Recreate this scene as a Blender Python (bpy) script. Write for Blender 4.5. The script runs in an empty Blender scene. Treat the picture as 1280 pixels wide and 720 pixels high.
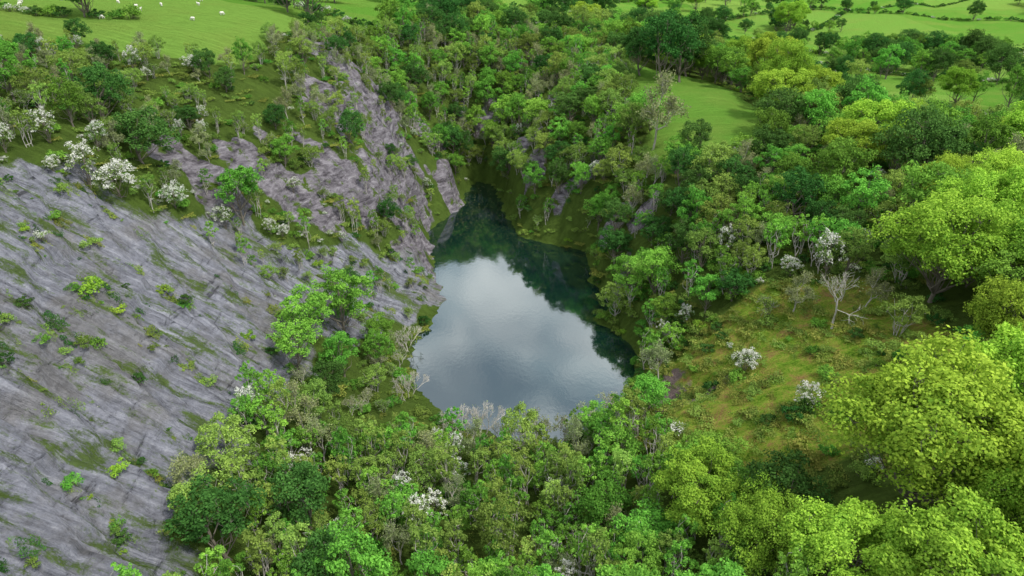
import bpy, bmesh, math, random
import numpy as np
from mathutils import Vector, Matrix
random.seed(7); rng=np.random.default_rng(11)
scene=bpy.context.scene
scene.view_settings.view_transform='Standard'
try: scene.view_settings.look='None'
except Exception: pass
scene.view_settings.exposure=0

# ------------------------------------------------------------------ noise
TAB=np.random.default_rng(5).random((256,256))
def vn(x,y,seed=0):
    x=np.asarray(x,float)+seed*17.31; y=np.asarray(y,float)+seed*9.73
    ix=np.floor(x).astype(int); iy=np.floor(y).astype(int)
    fx=x-ix; fy=y-iy; fx=fx*fx*(3-2*fx); fy=fy*fy*(3-2*fy)
    a=TAB[ix&255,iy&255]; b=TAB[(ix+1)&255,iy&255]; c=TAB[ix&255,(iy+1)&255]; d=TAB[(ix+1)&255,(iy+1)&255]
    return (a*(1-fx)+b*fx)*(1-fy)+(c*(1-fx)+d*fx)*fy
def fbm(x,y,o=4,seed=0):
    s=0;a=1;t=0
    for i in range(o):
        s=s+a*vn(np.asarray(x)*2**i,np.asarray(y)*2**i,seed+i*3); t+=a; a*=.5
    return s/t*2-1
def sst(a,b,x):
    t=np.clip((x-a)/(b-a),0,1); return t*t*(3-2*t)

# ------------------------------------------------------------------ terrain
POND=np.array([(-11,212),(-6.5,209),(-4.4,202),(-2.7,187),(-.5,176),(2.1,167),(10.2,162),(18.5,157),(19,149),(17.5,141.4),(19,135),(23,130.6),(16.8,123.7),(19.5,119),(22,115.2),(23.5,110),(22,105.9),(20.5,99),(17.8,91.3),(7.6,84.8),(0,85),(-7.8,89),(-16.5,98.1),(-19.5,113.7),(-16,122),(-14.5,131.7),(-17.5,143),(-19,154.7),(-21,163),(-22.2,170),(-19,178),(-14.9,187),(-14,195),(-13.5,204)],float)
def polyd(P,x,y):
    x=np.asarray(x,float); y=np.asarray(y,float)
    d=np.full(x.shape,1e9); ins=np.zeros(x.shape,bool); n=len(P)
    for i in range(n):
        ax,ay=P[i]; bx,by=P[(i+1)%n]
        ex,ey=bx-ax,by-ay
        t=np.clip(((x-ax)*ex+(y-ay)*ey)/(ex*ex+ey*ey),0,1)
        d=np.minimum(d,(x-ax-t*ex)**2+(y-ay-t*ey)**2)
        c=((ay>y)!=(by>y))&(x<(bx-ax)*(y-ay)/((by-ay) if by!=ay else 1e-9)+ax)
        ins^=c
    d=np.sqrt(d); return np.where(ins,-d,d)
CP=[(0,0,12),(-20,20,10),(20,20,16),(0,40,6),(-20,45,6),(-15,60,4),(0,60,3),(10,60,5),(0,75,1.5),(-10,80,1.5),(-18,85,1.5),(5,80,1.5),(14,75,6),(-22,108,2.5),
(22,80,10),(30,75,15),(27,92,8),(40,70,19),(35,60,18),(30,45,17),(45,40,22),(45,88,19),(60,80,24),(80,60,30),(60,40,27),(27,100,5),(25,88,5),
(31,110,13),(40,110,20),(29,125,8),(36,130,20),(31,140,20),(25,150,12),(40,150,26),(30,165,25),(22,172,19),(12,173,13),(20,185,25),(30,190,28),(8,190,19),(4,205,18),(15,210,27),(0,222,19),(-10,219,9),
(60,110,25),(60,150,28),(90,120,28),(90,160,26),(120,100,30),(60,200,30),(100,220,18),(150,150,21),(140,240,10),(200,300,6),(150,350,6),(100,300,15),(60,280,28),(20,260,33),(250,200,14),(300,400,5),(200,500,5),(400,600,10),(300,800,15),(0,500,33),(100,450,16),(500,300,20),
(-10,237,28),(5,237,30),(-25,227,27),(-30,240,36),(0,260,34),(-10,300,37),(-21,217,15),(-30,205,19),(-50,230,43),
(-24,180,7),(-29,175,19),(-35,190,31),(-43,180,40),(-50,180,45),(-25,160,7),(-31,155,19),(-40,150,30),(-50,150,37),(-60,150,42),(-24,140,7),(-48,130,28),(-60,130,36),
(-70,110,43),(-75,130,44),(-65,145,43),(-80,150,48),(-90,120,48),(-110,100,56),(-85,95,48),
(-75,165,50),(-100,200,53),(-60,200,49),(-60,287,44),(-150,150,60),(-150,300,50),(-100,400,42),(-300,300,66),(-200,600,50),(-200,0,80),(-120,40,72),(-90,30,58),(-100,70,60),(0,-100,20),(100,-100,30),(-100,-100,60),(150,30,34)]
def yedge(x): return 94.5+(x+71)*.97
for xx in (-30,-40,-50,-60,-70):
    for yy in (20,40,60,80,100,115,125):
        if yy<yedge(xx)+1: CP.append((xx,yy,.84*(-xx-20)))
for a in range(12):
    for r,z in ((1400,35),(3400,70)):
        CP.append((math.cos(a*math.pi/6)*r,math.sin(a*math.pi/6)*r,z+12*math.sin(a*2.1)))
CP=np.array(CP,float); C2=6.0
def phi(r2): return np.sqrt(r2+C2)
D=(CP[:,None,0]-CP[None,:,0])**2+(CP[:,None,1]-CP[None,:,1])**2
nC=len(CP); A=np.zeros((nC+1,nC+1)); A[:nC,:nC]=phi(D); A[:nC,nC]=1; A[nC,:nC]=1
W=np.linalg.solve(A,np.append(CP[:,2],0))
def rbf(x,y):
    out=np.full(x.shape,W[-1])
    for i in range(nC): out+=W[i]*phi((x-CP[i,0])**2+(y-CP[i,1])**2)
    return out
FY=[10,50,63,80,100,112,120,135,150]; FX=[-30,-33,-36,-34,-28,-21,-17,-15.5,-16]
BLOBS=[(-44,183,13,13),(-36,176,9,15),(-41,197,10,9),(-48,132,10,8),(-37,143,8,12),(-29,158,9,14),(-26,176,6,11),(-56,120,7,6),(-43,162,8,9),(-21,140,5,10),(-21,158,3,10),(25,150,4,5),(16,167,10,3),(6,182,4,6),(28,140,3,5),(24,131,4,3),(3,196,5,8),(-8,225,8,5),(-24,205,6,8),(10,212,5,5),(-18,190,4,7)]
def masks(x,y):
    foot=np.interp(y,FY,FX)
    n=fbm(x*.12,y*.12,4,3)
    s=sst(-2.5,2.5,foot-x+n*9)*sst(-2,3,yedge(x)-y+n*10-1)
    b=np.zeros_like(s)
    for (bx,by,ra,rb) in BLOBS:
        b=np.maximum(b,1.25-np.sqrt(((x-bx)/ra)**2+((y-by)/rb)**2))
    b=sst(0.1,.4,b+fbm(x*.2,y*.2,4,8)*.9-.14)*sst(0,.12,b)
    return s,b
def stepf(t,k=.25):
    f=np.floor(t); r=t-f; return f+sst(0,k,r)
def height(x,y):
    x=np.asarray(x,float); y=np.asarray(y,float)
    z=rbf(x,y); s,b=masks(x,y); r=np.sqrt(x*x+y*y)
    z=z+fbm(x*.07,y*.07,4,1)*1.2*(1-s)+sst(3,-3,polyd(F5A,x,y))*fbm(x*.3,y*.3,4,33)*.9
    z=z+fbm(x*.012,y*.012,3,2)*sst(250,700,r)*9
    wy=y+fbm(x*.05,y*.05,3,6)*5+x*.12
    t=wy/9.0; led=t%1.0
    t2=(y*.30+fbm(x*.03,y*.06,3,71)*1.2+x*.07)
    t3=(x*.10+fbm(x*.05,y*.08,4,73)*1.6+y*.05)
    z=z+s*((led-.5)*1.4+fbm(x*.04,y*.4,5,4)*1.0+fbm(x*.2,y*1.1,3,5)*.3+(t2-stepf(t2,.12))*.9+(t3-stepf(t3,.1))*1.3)
    q=z/5+fbm(x*.08,y*.08,3,9)
    z=z+b*(fbm(x*.13,y*.13,5,7)*1.6+(q-stepf(q,.2))*-1.3)
    d=polyd(POND,x,y)+fbm(x*.35,y*.35,3,12)*1.5
    zo=np.maximum(z,.5)*sst(0,5,d)+.15*np.clip(d,0,3)
    zi=-.6*np.clip(-d,0,5)
    return np.where(d>0,zo,zi)
def axis(a,b,h,lim0,lim1,g=1.06):
    core=list(np.arange(a,b,h)); s=h; v=core[-1]
    while v<lim1: s*=g; v+=s; core.append(v)
    s=h; v=a; pre=[]
    while v>lim0: s*=g; v-=s; pre.append(v)
    return np.array(pre[::-1]+core)
F5=[(20,74),(27,58),(42,60),(58,74),(54,95),(42,101),(27,98)]; F5A=np.array(F5,float)
gx=axis(-85,62,.48,-3000,3000); gy=axis(34,212,.48,-1200,3000)
X,Y=np.meshgrid(gx,gy); Xf=X.ravel(); Yf=Y.ravel()
Z=height(Xf,Yf)
def quadmesh(name,V,F,mats,midx=None,smooth=False):
    me=bpy.data.meshes.new(name); n=len(F)
    me.vertices.add(len(V)); me.vertices.foreach_set('co',np.asarray(V,np.float32).ravel())
    me.loops.add(n*4); me.loops.foreach_set('vertex_index',np.asarray(F,np.int32).ravel())
    me.polygons.add(n); me.polygons.foreach_set('loop_start',np.arange(0,4*n,4,dtype=np.int32))
    for m in mats: me.materials.append(m)
    if midx is not None: me.polygons.foreach_set('material_index',np.asarray(midx,np.int32))
    me.polygons.foreach_set('use_smooth',np.full(n,smooth,dtype=bool))
    me.update(calc_edges=True); me.validate()
    return me
def fattr(me,name,arr):
    a=me.attributes.new(name,'FLOAT','POINT'); a.data.foreach_set('value',np.asarray(arr,np.float32))
def inpoly(P,x,y): return polyd(np.array(P,float),x,y)
F1=[(34,150),(48,140),(60,146),(66,185),(64,228),(42,244),(32,200)]
F2=[(112,225),(150,196),(200,165),(600,150),(1500,1500),(150,1500),(90,420),(100,330)]
F3=[(-60,158),(-72,152),(-90,146),(-140,118),(-500,60),(-1200,1500),(-60,1500),(-30,330),(-34,262),(-52,205)]
F4=[(-30,330),(0,300),(40,340),(90,420),(150,1500),(-60,1500)]
def fieldmask(x,y):
    f=np.zeros(np.shape(x))
    for P in (F1,F2,F3,F4): f=np.maximum(f,sst(1.5,-1.5,inpoly(P,x,y)+fbm(x*.15,y*.15,3,20)*3))
    return f
S,B=masks(Xf,Yf); Fm=fieldmask(Xf,Yf)
M5=sst(3,-3,inpoly(F5,Xf,Yf))
soil=np.maximum(0,1.35-np.sqrt(((Xf-22)/6)**2+((Yf-87)/8)**2))+np.maximum(0,.9-np.sqrt(((Xf-31)/6)**2+((Yf-84)/3)**2))*.8
soil=sst(.1,.7,soil+fbm(Xf*.3,Yf*.3,4,30)*.5)*(soil>.02)

def N(nt,t,**kw):
    n=nt.nodes.new(t)
    for k,v in kw.items(): setattr(n,k,v)
    return n
def newmat(name):
    m=bpy.data.materials.new(name); m.use_nodes=True; nt=m.node_tree; nt.nodes.clear()
    o=N(nt,'ShaderNodeOutputMaterial'); return m,nt,o
def mixc(nt,f,a,b,blend='MIX'):
    n=N(nt,'ShaderNodeMix',data_type='RGBA',blend_type=blend)
    for i,v in ((0,f),(6,a),(7,b)):
        if isinstance(v,(int,float)): n.inputs[i].default_value=v
        elif isinstance(v,tuple): n.inputs[i].default_value=v+(1,) if len(v)==3 else v
        else: nt.links.new(v,n.inputs[i])
    return n.outputs[2]
def mth(nt,op,a,b=0,c=None,clamp=False):
    n=N(nt,'ShaderNodeMath',operation=op); n.use_clamp=clamp
    for i,v in enumerate((a,b,c)):
        if v is None: continue
        if isinstance(v,(int,float)): n.inputs[i].default_value=v
        else: nt.links.new(v,n.inputs[i])
    return n.outputs[0]
def noise(nt,vec,scale,detail=6,rough=.6,dist=0):
    n=N(nt,'ShaderNodeTexNoise'); n.inputs['Scale'].default_value=scale; n.inputs['Detail'].default_value=detail
    n.inputs['Roughness'].default_value=rough; n.inputs['Distortion'].default_value=dist
    nt.links.new(vec,n.inputs['Vector']); return n.outputs['Fac']
def mapv(nt,vec,sc,rot=(0,0,0)):
    n=N(nt,'ShaderNodeMapping'); n.inputs['Scale'].default_value=sc; n.inputs['Rotation'].default_value=rot
    nt.links.new(vec,n.inputs['Vector']); return n.outputs[0]
def ramp(nt,f,stops):
    n=N(nt,'ShaderNodeValToRGB'); e=n.color_ramp.elements
    e[0].position=stops[0][0]; e[0].color=tuple(stops[0][1])+(1,)
    e[1].position=stops[-1][0]; e[1].color=tuple(stops[-1][1])+(1,)
    for p,c in stops[1:-1]:
        k=e.new(p); k.color=tuple(c)+(1,)
    nt.links.new(f,n.inputs[0]); return n.outputs[0]
def attr(nt,name):
    n=N(nt,'ShaderNodeAttribute'); n.attribute_name=name; return n.outputs['Fac']

# terrain material
mt,nt,out=newmat('quarry_ground')
tc=N(nt,'ShaderNodeNewGeometry').outputs['Position']
slabv=mapv(nt,tc,(.09,1.0,.09),(0,0,math.radians(-6)))
r1=noise(nt,slabv,1.0,7,.76,.6); r2=noise(nt,tc,1.0,6,.78); r3=noise(nt,tc,.10,5,.65)
r4=noise(nt,mapv(nt,tc,(1,.16,1),(0,0,math.radians(12))),.55,5,.7,.8)
rock=ramp(nt,r1,[(.33,(.07,.072,.082)),(.41,(.18,.185,.215)),(.52,(.28,.287,.335)),(.65,(.46,.467,.525))])
rock=mixc(nt,.33,rock,ramp(nt,r2,[(.35,(.06,.06,.065)),(.45,(.19,.195,.22)),(.56,(.33,.333,.375)),(.67,(.57,.57,.60))]))
rock=mixc(nt,ramp(nt,r3,[(.49,(0,0,0)),(.60,(.5,.5,.5))]),rock,mixc(nt,r2,(.11,.105,.09),(.26,.24,.21)))
rock=mixc(nt,.8,rock,ramp(nt,r4,[(.33,(.2,.2,.2)),(.40,(.85,.85,.85)),(.5,(1,1,1))]),'MULTIPLY')
g1=noise(nt,tc,.35,5,.65,.4); g2=noise(nt,tc,3.5,4,.7)
cliff=ramp(nt,noise(nt,mapv(nt,tc,(.5,.5,1.8)),.6,7,.74,.5),[(.34,(.05,.044,.05)),(.46,(.17,.155,.172)),(.56,(.27,.25,.275)),(.70,(.45,.43,.45))])
moss=mixc(nt,g2,(.035,.065,.012),(.13,.20,.03))
ms=ramp(nt,mth(nt,'ADD',mth(nt,'MULTIPLY',noise(nt,mapv(nt,tc,(.35,1.3,.35)),.34,6,.7),.82),mth(nt,'MULTIPLY',g2,.2)),[(.525,(0,0,0)),(.60,(.9,.9,.9))])
rock=mixc(nt,ms,rock,moss)
ms2=ramp(nt,g1,[(.56,(0,0,0)),(.64,(1,1,1))])
cliff=mixc(nt,ms2,cliff,moss)
under=mixc(nt,g1,(.035,.07,.013),(.12,.21,.03)); under=mixc(nt,mth(nt,'MULTIPLY',g2,.35),under,(.10,.085,.045))
rough=ramp(nt,mth(nt,'ADD',mth(nt,'MULTIPLY',g1,.6),mth(nt,'MULTIPLY',g2,.4)),[(.36,(.08,.17,.015)),(.45,(.17,.29,.03)),(.53,(.26,.29,.05)),(.62,(.31,.20,.08))])
pv=N(nt,'ShaderNodeTexVoronoi'); pv.inputs['Scale'].default_value=.011; nt.links.new(mapv(nt,tc,(1,1,0)),pv.inputs['Vector'])
pf=N(nt,'ShaderNodeSeparateColor'); nt.links.new(pv.outputs['Color'],pf.inputs[0])
fld=mixc(nt,pf.outputs[0],(.10,.27,.03),(.21,.36,.065)); fld=mixc(nt,mth(nt,'MULTIPLY',noise(nt,tc,.4,5,.7),.5),fld,(.11,.22,.03))
fld=mixc(nt,ramp(nt,noise(nt,tc,.05,4,.6),[(.45,(0,0,0)),(.7,(.6,.6,.6))]),fld,(.20,.28,.055))
soilc=mixc(nt,g2,(.14,.10,.095),(.34,.27,.25))
def sharp(a,w=.35):
    v=mth(nt,'ADD',a,mth(nt,'MULTIPLY',mth(nt,'SUBTRACT',g2,.5),w)); 
    return mth(nt,'MULTIPLY_ADD',mth(nt,'SUBTRACT',v,.5),4,.5,True)
col=mixc(nt,sharp(attr(nt,'rough')),under,rough)
col=mixc(nt,sharp(attr(nt,'field')),col,fld)
col=mixc(nt,sharp(attr(nt,'soil')),col,soilc)
rk=sharp(attr(nt,'slab'),.8); ck=sharp(attr(nt,'cliff'),.8)
col=mixc(nt,ck,col,cliff); col=mixc(nt,rk,col,rock)
bs=N(nt,'ShaderNodeBsdfDiffuse')
nt.links.new(col,bs.inputs['Color'])
bh=mth(nt,'ADD',mth(nt,'MULTIPLY',r1,2.2),mth(nt,'MULTIPLY',r2,1.0)); bh=mth(nt,'ADD',bh,mth(nt,'MULTIPLY',mth(nt,'MINIMUM',r4,.42),2.0))
bp=N(nt,'ShaderNodeBump'); bp.inputs['Strength'].default_value=1; bp.inputs['Distance'].default_value=.6
nt.links.new(bh,bp.inputs['Height']); nt.links.new(bp.outputs[0],bs.inputs['Normal'])
nt.links.new(bs.outputs[0],out.inputs[0])

nx,ny=len(gx),len(gy)
ii=(np.arange(ny-1)[:,None]*nx+np.arange(nx-1)[None,:]).ravel()
F=np.stack([ii,ii+1,ii+nx+1,ii+nx],1)
me=quadmesh('terrain',np.stack([Xf,Yf,Z],1),F,[mt],smooth=True)
fattr(me,'slab',S); fattr(me,'cliff',B); fattr(me,'field',Fm); fattr(me,'rough',M5); fattr(me,'soil',soil)
terr=bpy.data.objects.new('terrain',me); scene.collection.objects.link(terr)

# ------------------------------------------------------------------ water
mw,nt,out=newmat('pond_water')
tc=N(nt,'ShaderNodeNewGeometry').outputs['Position']
sep=N(nt,'ShaderNodeSeparateXYZ'); nt.links.new(tc,sep.inputs[0])
far=mth(nt,'MULTIPLY_ADD',sep.outputs[1],1/40,-145/40,True)
w1=noise(nt,tc,.5,5,.6); deep=mixc(nt,w1,(.002,.012,.010),(.005,.021,.017))
spk=ramp(nt,noise(nt,tc,1.3,4,.7),[(.57,(0,0,0)),(.63,(1,1,1))])
spk=mth(nt,'MULTIPLY',spk,far)
deep=mixc(nt,spk,deep,(.09,.10,.045))
df=N(nt,'ShaderNodeBsdfDiffuse'); nt.links.new(deep,df.inputs[0])
gl=N(nt,'ShaderNodeBsdfGlossy'); gl.inputs['Roughness'].default_value=.03; gl.inputs[0].default_value=(.90,.98,1,1)
wb=N(nt,'ShaderNodeBump'); wb.inputs['Strength'].default_value=.15; wb.inputs['Distance'].default_value=.05
nt.links.new(noise(nt,mapv(nt,tc,(1,.6,1)),1.3,4,.6),wb.inputs['Height']); nt.links.new(wb.outputs[0],gl.inputs['Normal'])
fr=N(nt,'ShaderNodeFresnel'); fr.inputs['IOR'].default_value=2.45
fac=mth(nt,'MULTIPLY',mth(nt,'MULTIPLY_ADD',fr.outputs[0],1.0,.06,True),mth(nt,'SUBTRACT',1,mth(nt,'MULTIPLY',spk,.7)))
mx=N(nt,'ShaderNodeMixShader'); nt.links.new(fac,mx.inputs[0]); nt.links.new(df.outputs[0],mx.inputs[1]); nt.links.new(gl.outputs[0],mx.inputs[2])
nt.links.new(mx.outputs[0],out.inputs[0])
Wp=[]; n=len(POND)
for i in range(n):
    a=POND[i-1]; b=POND[(i+1)%n]; t=b-a; t=t/np.linalg.norm(t); nrm=np.array([-t[1],t[0]])
    Wp.append((POND[i][0]+nrm[0]*2.6,POND[i][1]+nrm[1]*2.6,0))
pm=bpy.data.meshes.new('quarry_pond'); pm.from_pydata(Wp,[],[tuple(range(n))[::-1]]); pm.update(); pm.materials.append(mw)
if pm.polygons[0].normal.z<0: pm.flip_normals()
po=bpy.data.objects.new('quarry_pond_water',pm); scene.collection.objects.link(po)

# ------------------------------------------------------------------ plant materials
def leafmat(name,c1,c2,c3=None,hv=.06,vv=.5,trans=.28):
    m,nt,out=newmat(name)
    t=attr(nt,'tint'); oi=N(nt,'ShaderNodeObjectInfo').outputs['Random']
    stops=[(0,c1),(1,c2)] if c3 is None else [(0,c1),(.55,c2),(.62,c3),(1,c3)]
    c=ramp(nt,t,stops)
    hs=N(nt,'ShaderNodeHueSaturation'); nt.links.new(c,hs.inputs['Color']); hs.inputs['Saturation'].default_value=.93
    nt.links.new(mth(nt,'MULTIPLY_ADD',oi,hv,.5-hv/2),hs.inputs['Hue'])
    o2=mth(nt,'FRACT',mth(nt,'MULTIPLY',oi,13.7))
    nt.links.new(mth(nt,'MULTIPLY_ADD',o2,vv,1-vv/2),hs.inputs['Value'])
    d=N(nt,'ShaderNodeBsdfDiffuse')
    tr=N(nt,'ShaderNodeBsdfTranslucent')
    nt.links.new(hs.outputs[0],d.inputs[0]); nt.links.new(hs.outputs[0],tr.inputs[0])
    x=N(nt,'ShaderNodeMixShader'); x.inputs[0].default_value=trans
    nt.links.new(d.outputs[0],x.inputs[1]); nt.links.new(tr.outputs[0],x.inputs[2]); nt.links.new(x.outputs[0],out.inputs[0])
    return m
def barkmat(name,a,b):
    m,nt,out=newmat(name); g=N(nt,'ShaderNodeTexCoord').outputs['Object']
    c=mixc(nt,noise(nt,mapv(nt,g,(3,3,.6)),1.5,3,.7),a,b)
    d=N(nt,'ShaderNodeBsdfDiffuse'); nt.links.new(c,d.inputs[0]); nt.links.new(d.outputs[0],out.inputs[0]); return m
BK=barkmat('bark',(.09,.08,.06),(.26,.23,.19)); BKP=barkmat('pale_bark',(.30,.28,.24),(.55,.52,.47))
LS=leafmat('sycamore_leaves',(.11,.27,.01),(.37,.58,.025),hv=.035,vv=.45)
LA=leafmat('ash_leaves',(.05,.17,.015),(.22,.50,.035),hv=.04,vv=.75)
LO=leafmat('olive_leaves',(.09,.18,.025),(.30,.45,.06),hv=.03,vv=.7)
LD=leafmat('dark_leaves',(.02,.075,.014),(.08,.21,.03),hv=.04)
LH=leafmat('hawthorn_blossom',(.09,.18,.03),(.18,.29,.05),(.62,.63,.56),hv=.03,vv=.2,trans=.15)
LG=leafmat('grass_blades',(.11,.24,.02),(.35,.36,.07),hv=.05,vv=.5)
LW=leafmat('budding_leaves',(.16,.21,.08),(.36,.42,.16),hv=.04,vv=.4)

# ------------------------------------------------------------------ plant builder
class PB:
    def __init__(s): s.V=[];s.F=[];s.n=0;s.L=[]
    def tube(s,pts,rad,k=5):
        pts=[np.array(p,float) for p in pts]; rings=[]
        for i,p in enumerate(pts):
            t=pts[min(i+1,len(pts)-1)]-pts[max(i-1,0)]; t/=np.linalg.norm(t)+1e-9
            a=np.array([0,0,1.]) if abs(t[2])<.8 else np.array([1.,0,0])
            u=np.cross(t,a); u/=np.linalg.norm(u); v=np.cross(t,u)
            for j in range(k):
                an=2*math.pi*j/k; s.V.append(p+rad[i]*(u*math.cos(an)+v*math.sin(an)))
            rings.append(s.n); s.n+=k
        for i in range(len(rings)-1):
            for j in range(k):
                s.F.append((rings[i]+j,rings[i]+(j+1)%k,rings[i+1]+(j+1)%k,rings[i+1]+j))
    def leaves(s,c,nrm,size,tint):
        s.L.append((c,nrm,size,tint))
    def build(s,name,bark,leaf):
        V=[np.array(s.V).reshape(-1,3)]; F=[np.array(s.F,int).reshape(-1,4)]; T=[np.zeros(len(s.V))]; mi=[np.zeros(len(s.F),int)]; n=s.n
        for c,nr,sz,ti in s.L:
            m=len(c); u=rng.normal(size=(m,3)); u-=nr*np.sum(u*nr,1)[:,None]; u/=np.linalg.norm(u,axis=1)[:,None]+1e-9
            v=np.cross(nr,u); a=(sz*.62)[:,None]; b=(sz*.42)[:,None]
            q=np.stack([c-u*a,c+v*b,c+u*a,c-v*b],1).reshape(-1,3)
            V.append(q); F.append(np.arange(m*4).reshape(-1,4)+n); n+=m*4
            T.append(np.repeat(ti,4)); mi.append(np.ones(m,int))
        me=quadmesh(name,np.concatenate(V),np.concatenate(F),[bark,leaf],np.concatenate(mi))
        fattr(me,'tint',np.concatenate(T)); return me
def rdir(n):
    d=rng.normal(size=(n,3)); return d/np.linalg.norm(d,axis=1)[:,None]
def bend(a,b,w=.12,n=4):
    a=np.array(a,float); b=np.array(b,float); L=np.linalg.norm(b-a); o=rng.normal(size=3)*L*w; o2=rng.normal(size=3)*L*w*.5
    return [a+(b-a)*t+o*math.sin(t*math.pi)+o2*math.sin(t*2*math.pi) for t in np.linspace(0,1,n)]
def clump(pb,c,r,n,ls,base,flat=.9,up=.35):
    d=rdir(n); d[:,2]=np.where(d[:,2]<-.35,-d[:,2],d[:,2])
    rr=r*(.5+.65*rng.random(n)**.8)
    p=c+d*rr[:,None]*np.array([1,1,flat])
    nr=d+np.array([0,0,up])+rng.normal(size=(n,3))*.6; nr/=np.linalg.norm(nr,axis=1)[:,None]
    pb.leaves(p,nr,ls*(.55+.8*rng.random(n)),np.clip(base+rng.normal(size=n)*.2,0,1))
def tree(name,H,R,z0,lobes,sub,lpc,ls,leaf,bark=BK,stems=1,spread=1.0,flat=.95,tw=.022,white=0,lr=.42):
    pb=PB(); cz=(H+z0)/2; Rz=(H-z0)/2
    bases=[(rng.normal()*.12*stems,rng.normal()*.12*stems,-.6) for _ in range(stems)]
    tops=[]
    for b in bases:
        t=np.array([b[0]*3+rng.normal()*R*.12,b[1]*3+rng.normal()*R*.12,H*.86])
        pts=bend(b,t,.03,7); pts[0]=np.array(b); r0=H*tw/math.sqrt(stems)
        pb.tube(pts,[r0*1.25]+[r0*(1-.83*k/6) for k in range(1,7)],6); tops.append(pts)
    for i in range(lobes):
        ph=i*2.39996+rng.random()*.9; zz=1-2*(i+.5)/lobes*.86
        rad=math.sqrt(max(0,1-zz*zz)); k=.5+.48*rng.random()
        c=np.array([math.cos(ph)*rad*R*k*spread,math.sin(ph)*rad*R*k*spread,cz+zz*Rz*(.58+.32*rng.random())])
        st=tops[i%stems]; hh=max(.12,min(.9,(c[2]-rad*R*.5-z0*.3)/H)); j=min(5,max(1,int(hh*6)))
        pb.tube(bend(st[j],c,.1,5),[H*.009,H*.007,H*.005,H*.003,H*.0015],4)
        L=R*lr*(.6+.7*rng.random()); tl=rng.random()*.3-.12
        dirs=rdir(sub); dirs[:,2]=np.where(dirs[:,2]<-.3,-dirs[:,2]*.6,dirs[:,2])
        for d in dirs:
            cc=c+d*L*(.55+.5*rng.random())*np.array([1,1,flat])
            if rng.random()<.4: pb.tube(bend(c,cc,.12,3),[H*.003,H*.002,H*.001],3)
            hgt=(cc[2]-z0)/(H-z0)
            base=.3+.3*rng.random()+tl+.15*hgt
            if white: base=.85 if rng.random()<white*(.4+.9*hgt) else .3
            clump(pb,cc,L*(.3+.24*rng.random()),lpc,ls,base,flat)
    return pb.build(name,bark,leaf)
def twigtree(name,H,R,leaf,nl=900,bark=BKP,ls=.22,levels=4,stems=1):
    pb=PB(); ends=[]
    def rec(p,d,L,r,lv):
        e=p+d*L; m=(p+e)/2+rng.normal(size=3)*L*.08
        pb.tube([p,m,e],[r,r*.8,r*.6],5 if lv>2 else 3)
        if lv<=1: ends.append(m)
        if lv==0: ends.append(e); return
        for k in range(4 if lv<3 else 3):
            nd=d+rng.normal(size=3)*.5+np.array([0,0,.14]); nd/=np.linalg.norm(nd)
            rec(e if k else p+(e-p)*.7,nd,L*(.62+.2*rng.random()),max(r*.58,.022),lv-1)
    for s_ in range(stems):
        d0=np.array([rng.normal()*.15*stems,rng.normal()*.15*stems,1.]); d0/=np.linalg.norm(d0)
        rec(np.array([rng.normal()*.3*(stems-1),rng.normal()*.3*(stems-1),-.4]),d0,H*.33,H*.018,levels)
    e=np.array(ends); idx=rng.integers(0,len(e),nl)
    pb.leaves(e[idx]+rng.normal(size=(nl,3))*H*.03,rdir(nl),ls*(.5+rng.random(nl)),rng.random(nl))
    me=pb.build(name,bark,leaf); return me
def bushm(name,R,H,leaf,n,ls,lob=14,white=0):
    pb=PB()
    for i in range(lob):
        a=rng.random()*6.28; r=R*rng.random()**.5*.9; c=np.array([math.cos(a)*r,math.sin(a)*r,H*(.2+.6*rng.random()*(1-r/R*.6))])
        pb.tube(bend((c[0]*.2,c[1]*.2,-.3),c,.08,3),[.04,.03,.015],3)
        clump(pb,c,R*.33*(.5+.8*rng.random()),n//lob,ls,.85 if rng.random()<white else .2+.5*rng.random(),.8)
    return pb.build(name,BK,leaf)
def grassm(name,R,n,leaf,h=.45):
    pb=PB(); a=rng.random(n)*6.28; r=R*np.sqrt(rng.random(n))*(.75+.35*np.sin(a*3+1)*np.sin(a*2)); 
    p=np.stack([np.cos(a)*r,np.sin(a)*r,rng.random(n)*h*.6],1)
    nr=rdir(n); nr[:,2]=np.abs(nr[:,2])*.5+.3; nr/=np.linalg.norm(nr,axis=1)[:,None]
    pb.leaves(p,nr,h*(.3+.4*rng.random(n)),np.clip(fbm(p[:,0]*1.2,p[:,1]*1.2,2,3)*.5+.5+rng.normal(size=n)*.12,0,1))
    return pb.build(name,BK,leaf)
P={}
P['syc0']=(tree('sycamore_a',15,7.6,3.0,30,16,84,.26,LS,lr=.31),7.2)
P['syc1']=(tree('sycamore_b',14,7.0,2.8,28,16,84,.26,LS,lr=.32),6.6)
P['ash0']=(tree('ash_a',11,4.2,2.6,16,8,50,.29,LA),4)
P['ash1']=(tree('ash_b',10,4.6,2.2,17,8,50,.29,LA,stems=2),4.2)
P['ash2']=(tree('ash_c',12,4.0,3.2,15,8,50,.29,LA),3.8)
P['ol0']=(tree('willow_a',9.5,3.8,2,15,8,42,.26,LO,stems=3,bark=BKP),3.6)
P['ol1']=(tree('willow_b',10.5,4.2,2.4,15,8,46,.26,LO,stems=2),3.8)
P['yn0']=(tree('sapling_a',10,1.9,2.8,12,6,30,.23,LA,bark=BKP,stems=2,tw=.013,lr=.44,flat=1.2),1.9)
P['yn1']=(tree('sapling_b',9.5,1.8,3.0,11,6,26,.23,LO,bark=BKP,stems=3,tw=.013,lr=.46,flat=1.2),1.9)
P['yn2']=(tree('sapling_c',8.5,2.1,2.2,12,6,30,.23,LA,bark=BKP,stems=2,tw=.014,flat=1.2),2.1)
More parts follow.
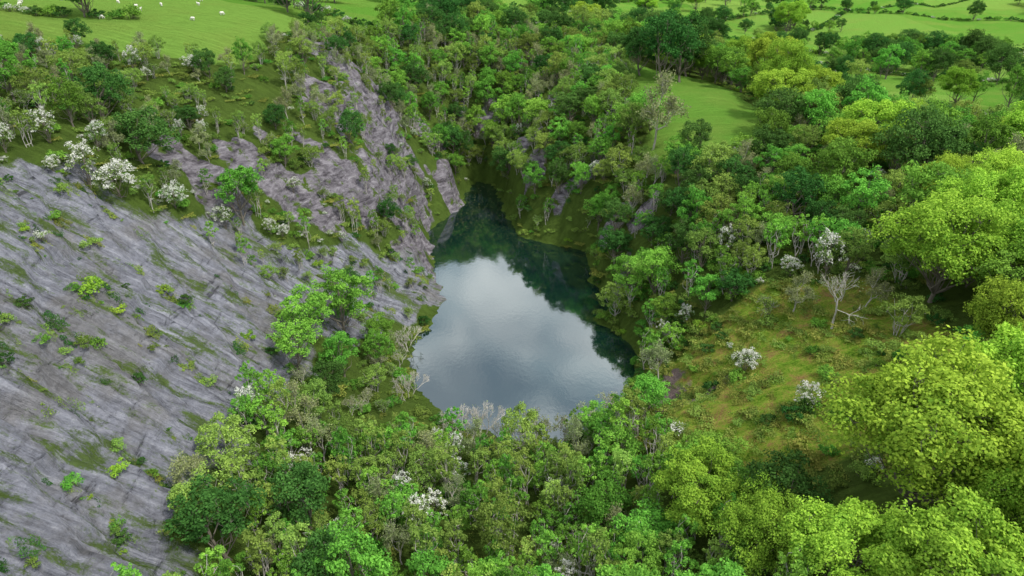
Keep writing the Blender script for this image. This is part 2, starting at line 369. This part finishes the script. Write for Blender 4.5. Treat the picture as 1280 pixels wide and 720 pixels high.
P['oak0']=(tree('oak_a',13,6.4,2.4,22,10,64,.32,LD,lr=.38),6)
P['dk0']=(tree('alder_a',11,4.2,2,15,8,54,.3,LD,flat=1.1),4)
P['haw0']=(tree('hawthorn_a',5.2,2.3,.8,14,8,34,.17,LH,white=.6),2.4)
P['haw1']=(tree('hawthorn_b',6,2.1,1.2,13,8,30,.17,LH,stems=2,white=.35,flat=1.2),2.3)
P['tw0']=(twigtree('budding_a',9,3.5,LW,2600,ls=.2),2.6)
P['tw1']=(twigtree('budding_b',7,3,LW,1300,ls=.18,stems=2),2.2)
P['tw2']=(twigtree('budding_c',6,3,LO,2200,ls=.2,stems=3),2.2)
P['dead0']=(twigtree('bare_a',9,3.5,LW,200,ls=.15),2.2)
P['dead1']=(twigtree('bare_b',6,3,LW,140,ls=.15,stems=3),1.8)
P['bu0']=(bushm('bush_a',1.8,2.0,LA,1100,.2),1.2)
P['bu1']=(bushm('bush_b',2.0,1.8,LO,1000,.19),1.2)
P['bu2']=(bushm('bush_c',1.6,2.4,LD,1000,.2),1.2)
P['bu3']=(bushm('bush_d',1.6,1.4,LS,1000,.2),1.2)
P['bh0']=(bushm('blossom_bush',1.6,1.6,LH,1000,.15,white=.5),1.2)
P['gr0']=(grassm('grass_patch_a',2.8,800,LG),1.4)
P['gr1']=(grassm('grass_patch_b',2.2,500,LO,.3),1.2)
P['gr2']=(grassm('grass_patch_c',2.2,600,LD,.35),1.2)

groups={}
def group(n):
    if n not in groups:
        e=bpy.data.objects.new(n,None); scene.collection.objects.link(e); groups[n]=e
    return groups[n]
placed=np.zeros((0,3)); cnt=0
def put(key,x,y,s=1.0,parent=None,name=None,sink=.15,z=None,rec=True,hs=None):
    global placed,cnt
    me,r=P[key]
    o=bpy.data.objects.new(name or (key+'_plant'),me); scene.collection.objects.link(o)
    if z is None: z=float(height(np.array([x]),np.array([y]))[0])
    o.location=(x,y,z-sink); o.rotation_euler=(random.gauss(0,.05),random.gauss(0,.05),random.random()*6.28)
    o.scale=(s*random.uniform(.85,1.15),s*random.uniform(.85,1.15),(hs or s)*random.uniform(.82,1.22))
    if parent: o.parent=group(parent)
    if rec: placed=np.vstack([placed,(x,y,r*s)])
    cnt+=1
    return o
def scatter(bbox,n,pred,keys,smin,smax,sp,parent,prefix,rec=True,chk=True,pw=1,tilt=False):
    x=rng.uniform(bbox[0],bbox[1],n); y=rng.uniform(bbox[2],bbox[3],n)
    ok=pred(x,y); x=x[ok]; y=y[ok]
    if not len(x): return
    z=height(x,y); ks=[k for k,w in keys]; ws=np.array([w for k,w in keys],float); ws/=ws.sum()
    for i in range(len(x)):
        k=ks[rng.choice(len(ks),p=ws)]; s=smin+(smax-smin)*rng.random()**pw; r=P[k][1]*s
        if chk and len(placed):
            d=np.hypot(placed[:,0]-x[i],placed[:,1]-y[i])
            if np.any(d<(placed[:,2]+r)*sp): continue
        o=put(k,x[i],y[i],s,parent,prefix,z=z[i],rec=rec)
        if tilt and k.startswith('gr'):
            o.rotation_mode='QUATERNION'
            o.rotation_quaternion=Vector((.62,0,.78)).to_track_quat('Z','Y')@o.rotation_euler.to_quaternion()

# ---- individually placed trees
for k,x,y,s,nm in [
 ('syc0',38,50,1.12,'sycamore_tree'),('syc1',29,43,.8,'sycamore_tree'),('syc1',48,52,.9,'sycamore_tree'),('syc0',45,40,.9,'sycamore_tree'),
 ('syc1',34,36,.85,'sycamore_tree'),('syc0',42.5,43.5,.7,'sycamore_tree'),
 ('syc1',20.5,57,.72,'sycamore_tree'),('syc0',24,48,.55,'sycamore_tree'),('syc1',57,66,.8,'sycamore_tree'),
 ('syc0',59,86,.95,'sycamore_tree'),('syc1',70,78,.9,'sycamore_tree'),('ash1',64,100,1.2,'ash_tree'),
 ('oak0',-61,220,1.3,'oak_tree'),('oak0',-70,232,1.0,'oak_tree'),
 ('dead0',46,86,1.1,'bare_tree'),('tw0',43,93,.8,'budding_tree'),('tw0',51,88,.8,'budding_tree'),('tw2',40,95,.8,'budding_tree'),('ol0',52,80,.6,'willow_tree'),
 ('tw0',33,160,1.75,'budding_tree'),('oak0',62,158,.9,'oak_tree'),
 ('haw0',33.5,83,.85,'hawthorn_tree'),('haw1',36,69,.7,'hawthorn_tree'),('haw1',49,97,1.1,'hawthorn_tree'),('haw0',45,101,.7,'hawthorn_tree'),
 ('haw0',-27,68,.8,'hawthorn_tree'),('haw0',-60,101,1,'hawthorn_tree'),('haw1',-64,100,1,'hawthorn_tree'),('haw0',-55,107,.7,'hawthorn_tree'),
 ('haw1',-70,103,1,'hawthorn_tree'),('haw1',-50,112,.7,'hawthorn_tree'),('haw1',30,104,.7,'hawthorn_tree'),
 ('haw0',-20,60,.6,'hawthorn_tree'),('haw1',-34,73,.8,'hawthorn_tree'),('haw1',38,112,.8,'hawthorn_tree'),('haw0',56,104,.8,'hawthorn_tree'),('haw1',-74,140,.8,'hawthorn_tree'),('haw0',-66,148,.8,'hawthorn_tree'),
 ('ash0',-29,103,.95,'ash_tree'),('ash1',-24,106,.6,'ash_tree'),('ash0',-33,97,.85,'ash_tree'),('ash2',-23,101,.55,'ash_tree'),('ash1',-30,109,.6,'ash_tree'),
 ('ash0',-27,93,.7,'ash_tree'),('ol0',-22,93,.55,'willow_tree'),('ash2',-33,89,.7,'ash_tree'),('dk0',-28,86,.6,'alder_tree'),
 ('dk0',-61,112,.9,'alder_tree'),('dk0',-69,118,.9,'alder_tree'),('ash2',-48,116,.8,'ash_tree'),
 ('dk0',46,214,1.5,'alder_tree'),('dk0',52,221,1.6,'alder_tree'),('dk0',40,222,1.4,'alder_tree'),('dk0',57,232,1.5,'alder_tree'),
 ('dk0',40,147,.7,'alder_tree'),('syc1',66,172,1,'sycamore_tree'),('syc0',72,190,.95,'sycamore_tree'),
 ('ash0',6,172,.7,'ash_tree'),('dk0',12,167.5,.65,'alder_tree'),('ash1',17,163,.6,'ash_tree'),('ol0',3,181,.7,'willow_tree'),('dk0',12,176,.75,'alder_tree'),('ol1',22,161,.65,'willow_tree'),('ash2',22,167,.7,'ash_tree'),('yn0',9,165.5,.7,'ash_sapling'),('yn2',2.5,174,.7,'ash_sapling'),('ash0',23,153,.6,'ash_tree'),
 ('tw2',6.5,166.5,.6,'budding_tree'),('dk0',5,177,.5,'alder_tree'),('yn2',14,164.5,.6,'ash_sapling'),('tw2',19,159.5,.6,'budding_tree'),('yn0',1.5,187,.7,'ash_sapling'),('tw2',.5,193,.7,'budding_tree'),
 ('dead1',-9,87,.9,'bare_tree'),('dead1',-5,84.5,1.1,'bare_tree'),('dead0',-2,83.5,.6,'bare_tree'),('tw1',4,82.5,.85,'budding_tree'),('tw1',8,82,.9,'budding_tree'),('dead1',1,83,.9,'bare_tree'),
 ('dead1',-20,111,.9,'bare_tree'),('dead1',-17.5,95,1.0,'bare_tree'),('tw1',12,83,.8,'budding_tree'),('tw1',15.5,85,.8,'budding_tree'),('dead0',-20,104,.6,'bare_tree')]:
    put(k,x,y,s,name=nm)

def base_ok(x,y,pm=1.5,rock=.35):
    s,b=masks(x,y); return (polyd(POND,x,y)>pm)&(s<rock)&(b<rock)
def nofield(x,y): return fieldmask(x,y)<.4
def m5(x,y): return inpoly(F5,x,y)<1.5
# foreground floor woodland
scatter((-46,34,24,80),1300,lambda x,y: base_ok(x,y,6)&~m5(x,y)&(x<28),[('yn0',3),('yn1',3),('yn2',3),('ash0',.8),('ol0',1.3),('ash1',.6),('tw0',1.2),('dk0',.5),('haw1',.3)],.58,.9,.56,'quarry_floor_woodland','woodland_tree')
scatter((-40,30,70,100),160,lambda x,y: base_ok(x,y,2.5)&~m5(x,y),[('tw1',2),('tw2',2),('bu0',2),('bu1',1)],.4,.6,.6,'pond_margin_shrubs','shrub')
# hawthorns along the top of the slab
scatter((-82,-34,88,140),500,lambda x,y: (np.abs(y-yedge(x)-4)<7)&base_ok(x,y,3,.8),[('haw0',1),('haw1',2),('bh0',3)],.4,.8,.75,'hawthorn_scrub','hawthorn_bush')
# quarry walls
wall=lambda x,y: base_ok(x,y,3.5,.4)&nofield(x,y)&~m5(x,y)
wallr=lambda x,y: base_ok(x,y,2.5,.8)&nofield(x,y)&~m5(x,y)
scatter((-8,66,92,240),3000,lambda x,y: wallr(x,y)&(x<56),[('ash0',2),('ash1',2),('ol0',2),('ol1',1.5),('yn2',2),('yn0',2),('dk0',2.2),('tw0',1.8),('haw1',.4)],.55,.95,.62,'quarry_wall_woodland','woodland_tree')
scatter((-50,30,195,262),1700,lambda x,y: base_ok(x,y,3,.6)&nofield(x,y),[('ash0',2),('ash2',2),('ol0',2),('yn1',2),('yn0',2),('dk0',1.8),('tw0',1.2)],.6,.92,.62,'quarry_wall_woodland','woodland_tree')
tops=lambda x,y: (x<-52)&(y>128)
scatter((-100,-20,98,205),1700,lambda x,y: wall(x,y)&~tops(x,y)&((x<-52)|(vn(x*.1,y*.1,40)>.3)),[('ol0',2),('ol1',1),('yn1',3),('tw0',3),('tw2',2),('yn0',2),('ash0',.8),('dk0',.8),('haw1',.3)],.45,.75,.68,'cliff_top_woodland','woodland_tree')
scatter((-55,-20,98,205),300,lambda x,y: base_ok(x,y,3,2)&(vn(x*.12,y*.12,48)>.4),[('ol0',1),('yn1',3),('tw2',3),('yn0',2),('dk0',.5)],.3,.58,.85,'cliff_face_trees','woodland_tree')
scatter((-120,-46,120,205),800,lambda x,y: wall(x,y)&tops(x,y)&(vn(x*.07,y*.07,44)>.24),[('ol0',2),('yn1',1),('tw0',2.5),('tw2',2),('ash0',.7),('dk0',.8),('bu1',2),('haw1',.6)],.35,.65,.68,'cliff_top_woodland','woodland_tree')
# hillside right
scatter((48,200,20,262),3500,lambda x,y: wall(x,y)&(x-40>-(y-40)*.1)&~((x>95)&(y>175)),[('syc0',2),('syc1',2),('ash1',2),('ash0',2),('ol1',2),('oak0',1.6),('haw1',.5),('tw0',1),('ol0',2)],.6,1.08,.62,'hillside_woodland','woodland_tree')
scatter((90,220,165,270),260,lambda x,y: wall(x,y),[('ash1',2),('ol1',2),('oak0',1)],.45,.65,.62,'hillside_woodland','woodland_tree')
# woods behind
def behind(x,y): return wall(x,y)&(vn(x*.02,y*.02,77)>.33)
scatter((-32,135,255,400),2400,behind,[('ash0',2),('ol1',2),('oak0',1.6),('ash1',1.5),('dk0',1),('syc1',.7),('tw0',1)],.7,1.1,.68,'distant_woodland','woodland_tree')
# hedgerows / field trees
def hedge(pts,step=2.6,parent='hedgerow'):
    for (a,b) in zip(pts[:-1],pts[1:]):
        L=math.dist(a,b); k=int(L/step)
        for i in range(k):
            t=(i+random.random()*.6)/k; x=a[0]+(b[0]-a[0])*t+random.gauss(0,.5); y=a[1]+(b[1]-a[1])*t+random.gauss(0,.5)
            if random.random()<.13: put(random.choice(['ash0','oak0','dk0','ol1']),x,y,random.uniform(.6,1.1),parent,'hedge_tree',rec=False)
            else: put(random.choice(['bu0','bu2','bu2','bu2','bh0']),x,y,random.uniform(1.1,1.8),parent,'hedge_bush',rec=False)
hedge([(112,335),(150,290),(205,250),(300,235)])
hedge([(100,420),(190,395),(270,340),(350,310)],2.2)
hedge([(110,430),(200,520),(290,640)],3); hedge([(230,380),(330,450),(440,560)],3); hedge([(100,540),(260,640),(450,700)],3.5)
hedge([(290,640),(420,560)],3.5); hedge([(60,620),(300,800),(600,900)],5); hedge([(350,310),(480,480),(600,560)],4.5); hedge([(150,460),(260,440),(330,450)],2.6)
hedge([(150,290),(175,395)],2.6); hedge([(205,250),(250,350)],2.6)
hedge([(-88,172),(-120,160),(-160,135)]); hedge([(-45,240),(-90,250),(-180,230)],2.6); hedge([(-30,330),(-80,420),(-200,480)],4)
hedge([(-90,250),(-110,340),(-90,430)],4)
hedge([(-30,330),(20,350),(90,420)],3); hedge([(0,450),(90,480),(110,540)],4)
scatter((100,700,250,900),480,lambda x,y: (fieldmask(x,y)>.5)&(vn(x*.012,y*.012,50)>.5),[('oak0',2),('ash0',2),('dk0',2),('syc1',1)],.8,1.4,.6,'distant_trees','field_tree')
scatter((190,280,390,470),90,lambda x,y: x>0,[('oak0',2),('ash0',2),('dk0',2)],.8,1.2,.6,'distant_trees','field_tree')
scatter((-220,60,250,700),90,lambda x,y: fieldmask(x,y)>.5,[('oak0',2),('ash0',1),('dk0',1)],.8,1.3,.6,'distant_trees','field_tree')
# undergrowth
scatter((-48,60,34,110),900,lambda x,y: base_ok(x,y,.8,.4)&~m5(x,y),[('bu0',3),('bu1',3),('bu2',1),('gr0',3),('bh0',.1)],.45,.9,.0,'undergrowth','undergrowth_plant',rec=False,chk=False)
scatter((14,75,90,225),1300,lambda x,y: base_ok(x,y,.6,.5)&nofield(x,y)&~m5(x,y),[('bu0',3),('bu1',3),('bu2',1.4),('gr0',3),('bu3',1),('bh0',.1)],.5,1.0,.0,'undergrowth','undergrowth_plant',rec=False,chk=False)
scatter((-100,30,98,260),2700,lambda x,y: base_ok(x,y,.6,.8)&nofield(x,y),[('bu0',3),('bu1',4),('bu2',1.4),('gr0',3),('bh0',.2)],.4,.9,.0,'undergrowth','undergrowth_plant',rec=False,chk=False)
# mound grass
scatter((18,60,56,102),600,lambda x,y: inpoly(F5,x,y)<2,[('gr0',5),('gr1',2),('bu1',.6),('bu0',.5),('bu2',.35),('bh0',.1)],.35,.95,.0,'rough_grass','grass_patch',rec=False,chk=False)
# slab plants
def slabp(x,y):
    s,b=masks(x,y); wy=y+x*.12+fbm(x*.05,y*.05,3,6)*5; led=(wy/9.0)%1.0
    c=np.maximum(fbm(x*.11,y*.2,3,61),0)
    return (s>.5)&((led<.2)&(vn(x*.15,y*.15,62)>.38)|(c>.15))
scatter((-90,-18,25,150),5000,slabp,[('gr0',2),('gr1',3),('gr2',4),('bu1',1),('bu2',1),('bu3',.3),('bu0',.9),('bh0',.3)],.15,.8,.0,'slab_plants','slab_plant',rec=False,chk=False,pw=2,tilt=True)
put('bu3',-55,79.5,1.25,name='sycamore_bush'); put('bu3',-43,58,.9,name='sycamore_bush'); put('bu3',-37,93,.9,name='sycamore_bush')
print('PLANTS',cnt)

# ------------------------------------------------------------------ sheep
wool,nt,out=newmat('wool'); d=N(nt,'ShaderNodeBsdfDiffuse'); g=N(nt,'ShaderNodeTexCoord').outputs['Object']
nt.links.new(mixc(nt,noise(nt,g,12,3),(.55,.52,.45),(.8,.78,.72)),d.inputs[0]); nt.links.new(d.outputs[0],out.inputs[0])
def sheepmesh(graze):
    bm=bmesh.new()
    def ell(c,r,rot=0,seg=10):
        M=Matrix.Translation(c)@Matrix.Rotation(rot,4,'Y')@Matrix.Diagonal((r[0],r[1],r[2],1)); bmesh.ops.create_uvsphere(bm,u_segments=seg,v_segments=7,radius=1,matrix=M)
    ell((0,0,.62),(.52,.27,.27)); ell((.25,0,.63),(.28,.25,.28)); ell((-.3,0,.64),(.27,.27,.26))
    hz=.25 if graze else .95
    ell((.55,0,(.62+hz)/2+.05),(.2,.11,.12),.9 if graze else -.9); ell((.68,0,hz),(.17,.085,.095),.7 if graze else .2)
    for sy in (-1,1): ell((.62,sy*.1,hz+.06),(.04,.07,.02))
    ell((-.57,0,.6),(.05,.05,.14))
    for sx in (-.33,.3):
        for sy in (-.13,.13): bmesh.ops.create_cone(bm,cap_ends=True,segments=6,radius1=.035,radius2=.065,depth=.46,matrix=Matrix.Translation((sx,sy,.23)))
    for f in bm.faces: f.smooth=True
    m=bpy.data.meshes.new('sheep'); bm.to_mesh(m); m.materials.append(wool); return m
shm=[sheepmesh(True),sheepmesh(False)]
for i in range(16):
    x=random.uniform(-120,-62); y=random.uniform(166,215); z=float(height(np.array([x]),np.array([y]))[0])
    o=bpy.data.objects.new('sheep',shm[i%3==0]); scene.collection.objects.link(o); o.location=(x,y,z-.01); o.rotation_euler=(0,0,random.random()*6.28)

# ------------------------------------------------------------------ world, sun, camera
w=bpy.data.worlds.new('World'); scene.world=w; w.use_nodes=True; nt=w.node_tree; nt.nodes.clear()
wo=N(nt,'ShaderNodeOutputWorld'); sk=N(nt,'ShaderNodeTexSky',sky_type='NISHITA'); sk.sun_disc=False
sk.sun_elevation=math.radians(58); sk.sun_rotation=math.radians(122)
b1=N(nt,'ShaderNodeBackground'); b1.inputs[1].default_value=.14; nt.links.new(sk.outputs[0],b1.inputs[0])
g=N(nt,'ShaderNodeTexCoord').outputs['Generated']
cn=noise(nt,mapv(nt,g,(1,1,2.2)),2.6,7,.55,.5)
cc=ramp(nt,noise(nt,g,4.5,6,.6,.4),[(.40,(.38,.48,.56)),(.54,(1,1,1))])
b2=N(nt,'ShaderNodeBackground'); b2.inputs[1].default_value=1.9; nt.links.new(cc,b2.inputs[0])
ms_=N(nt,'ShaderNodeMixShader'); nt.links.new(ramp(nt,cn,[(.40,(.3,.3,.3)),(.56,(1,1,1))]),ms_.inputs[0])
nt.links.new(b1.outputs[0],ms_.inputs[1]); nt.links.new(b2.outputs[0],ms_.inputs[2]); nt.links.new(ms_.outputs[0],wo.inputs[0])
sl=bpy.data.lights.new('sun','SUN'); sl.energy=3.5; sl.angle=math.radians(7); sl.color=(1,.96,.88)
so=bpy.data.objects.new('sun',sl); scene.collection.objects.link(so)
el=math.radians(58); az=math.radians(122); dv=Vector((math.sin(az)*math.cos(el),math.cos(az)*math.cos(el),math.sin(el)))
so.rotation_euler=dv.to_track_quat('Z','Y').to_euler()
cam=bpy.data.cameras.new('camera'); co=bpy.data.objects.new('camera',cam); scene.collection.objects.link(co)
cam.sensor_width=36; cam.lens=36*865/1280; cam.clip_end=6000; cam.clip_start=.5
co.location=(0,0,70); co.rotation_euler=(math.radians(63),0,0)
scene.camera=co
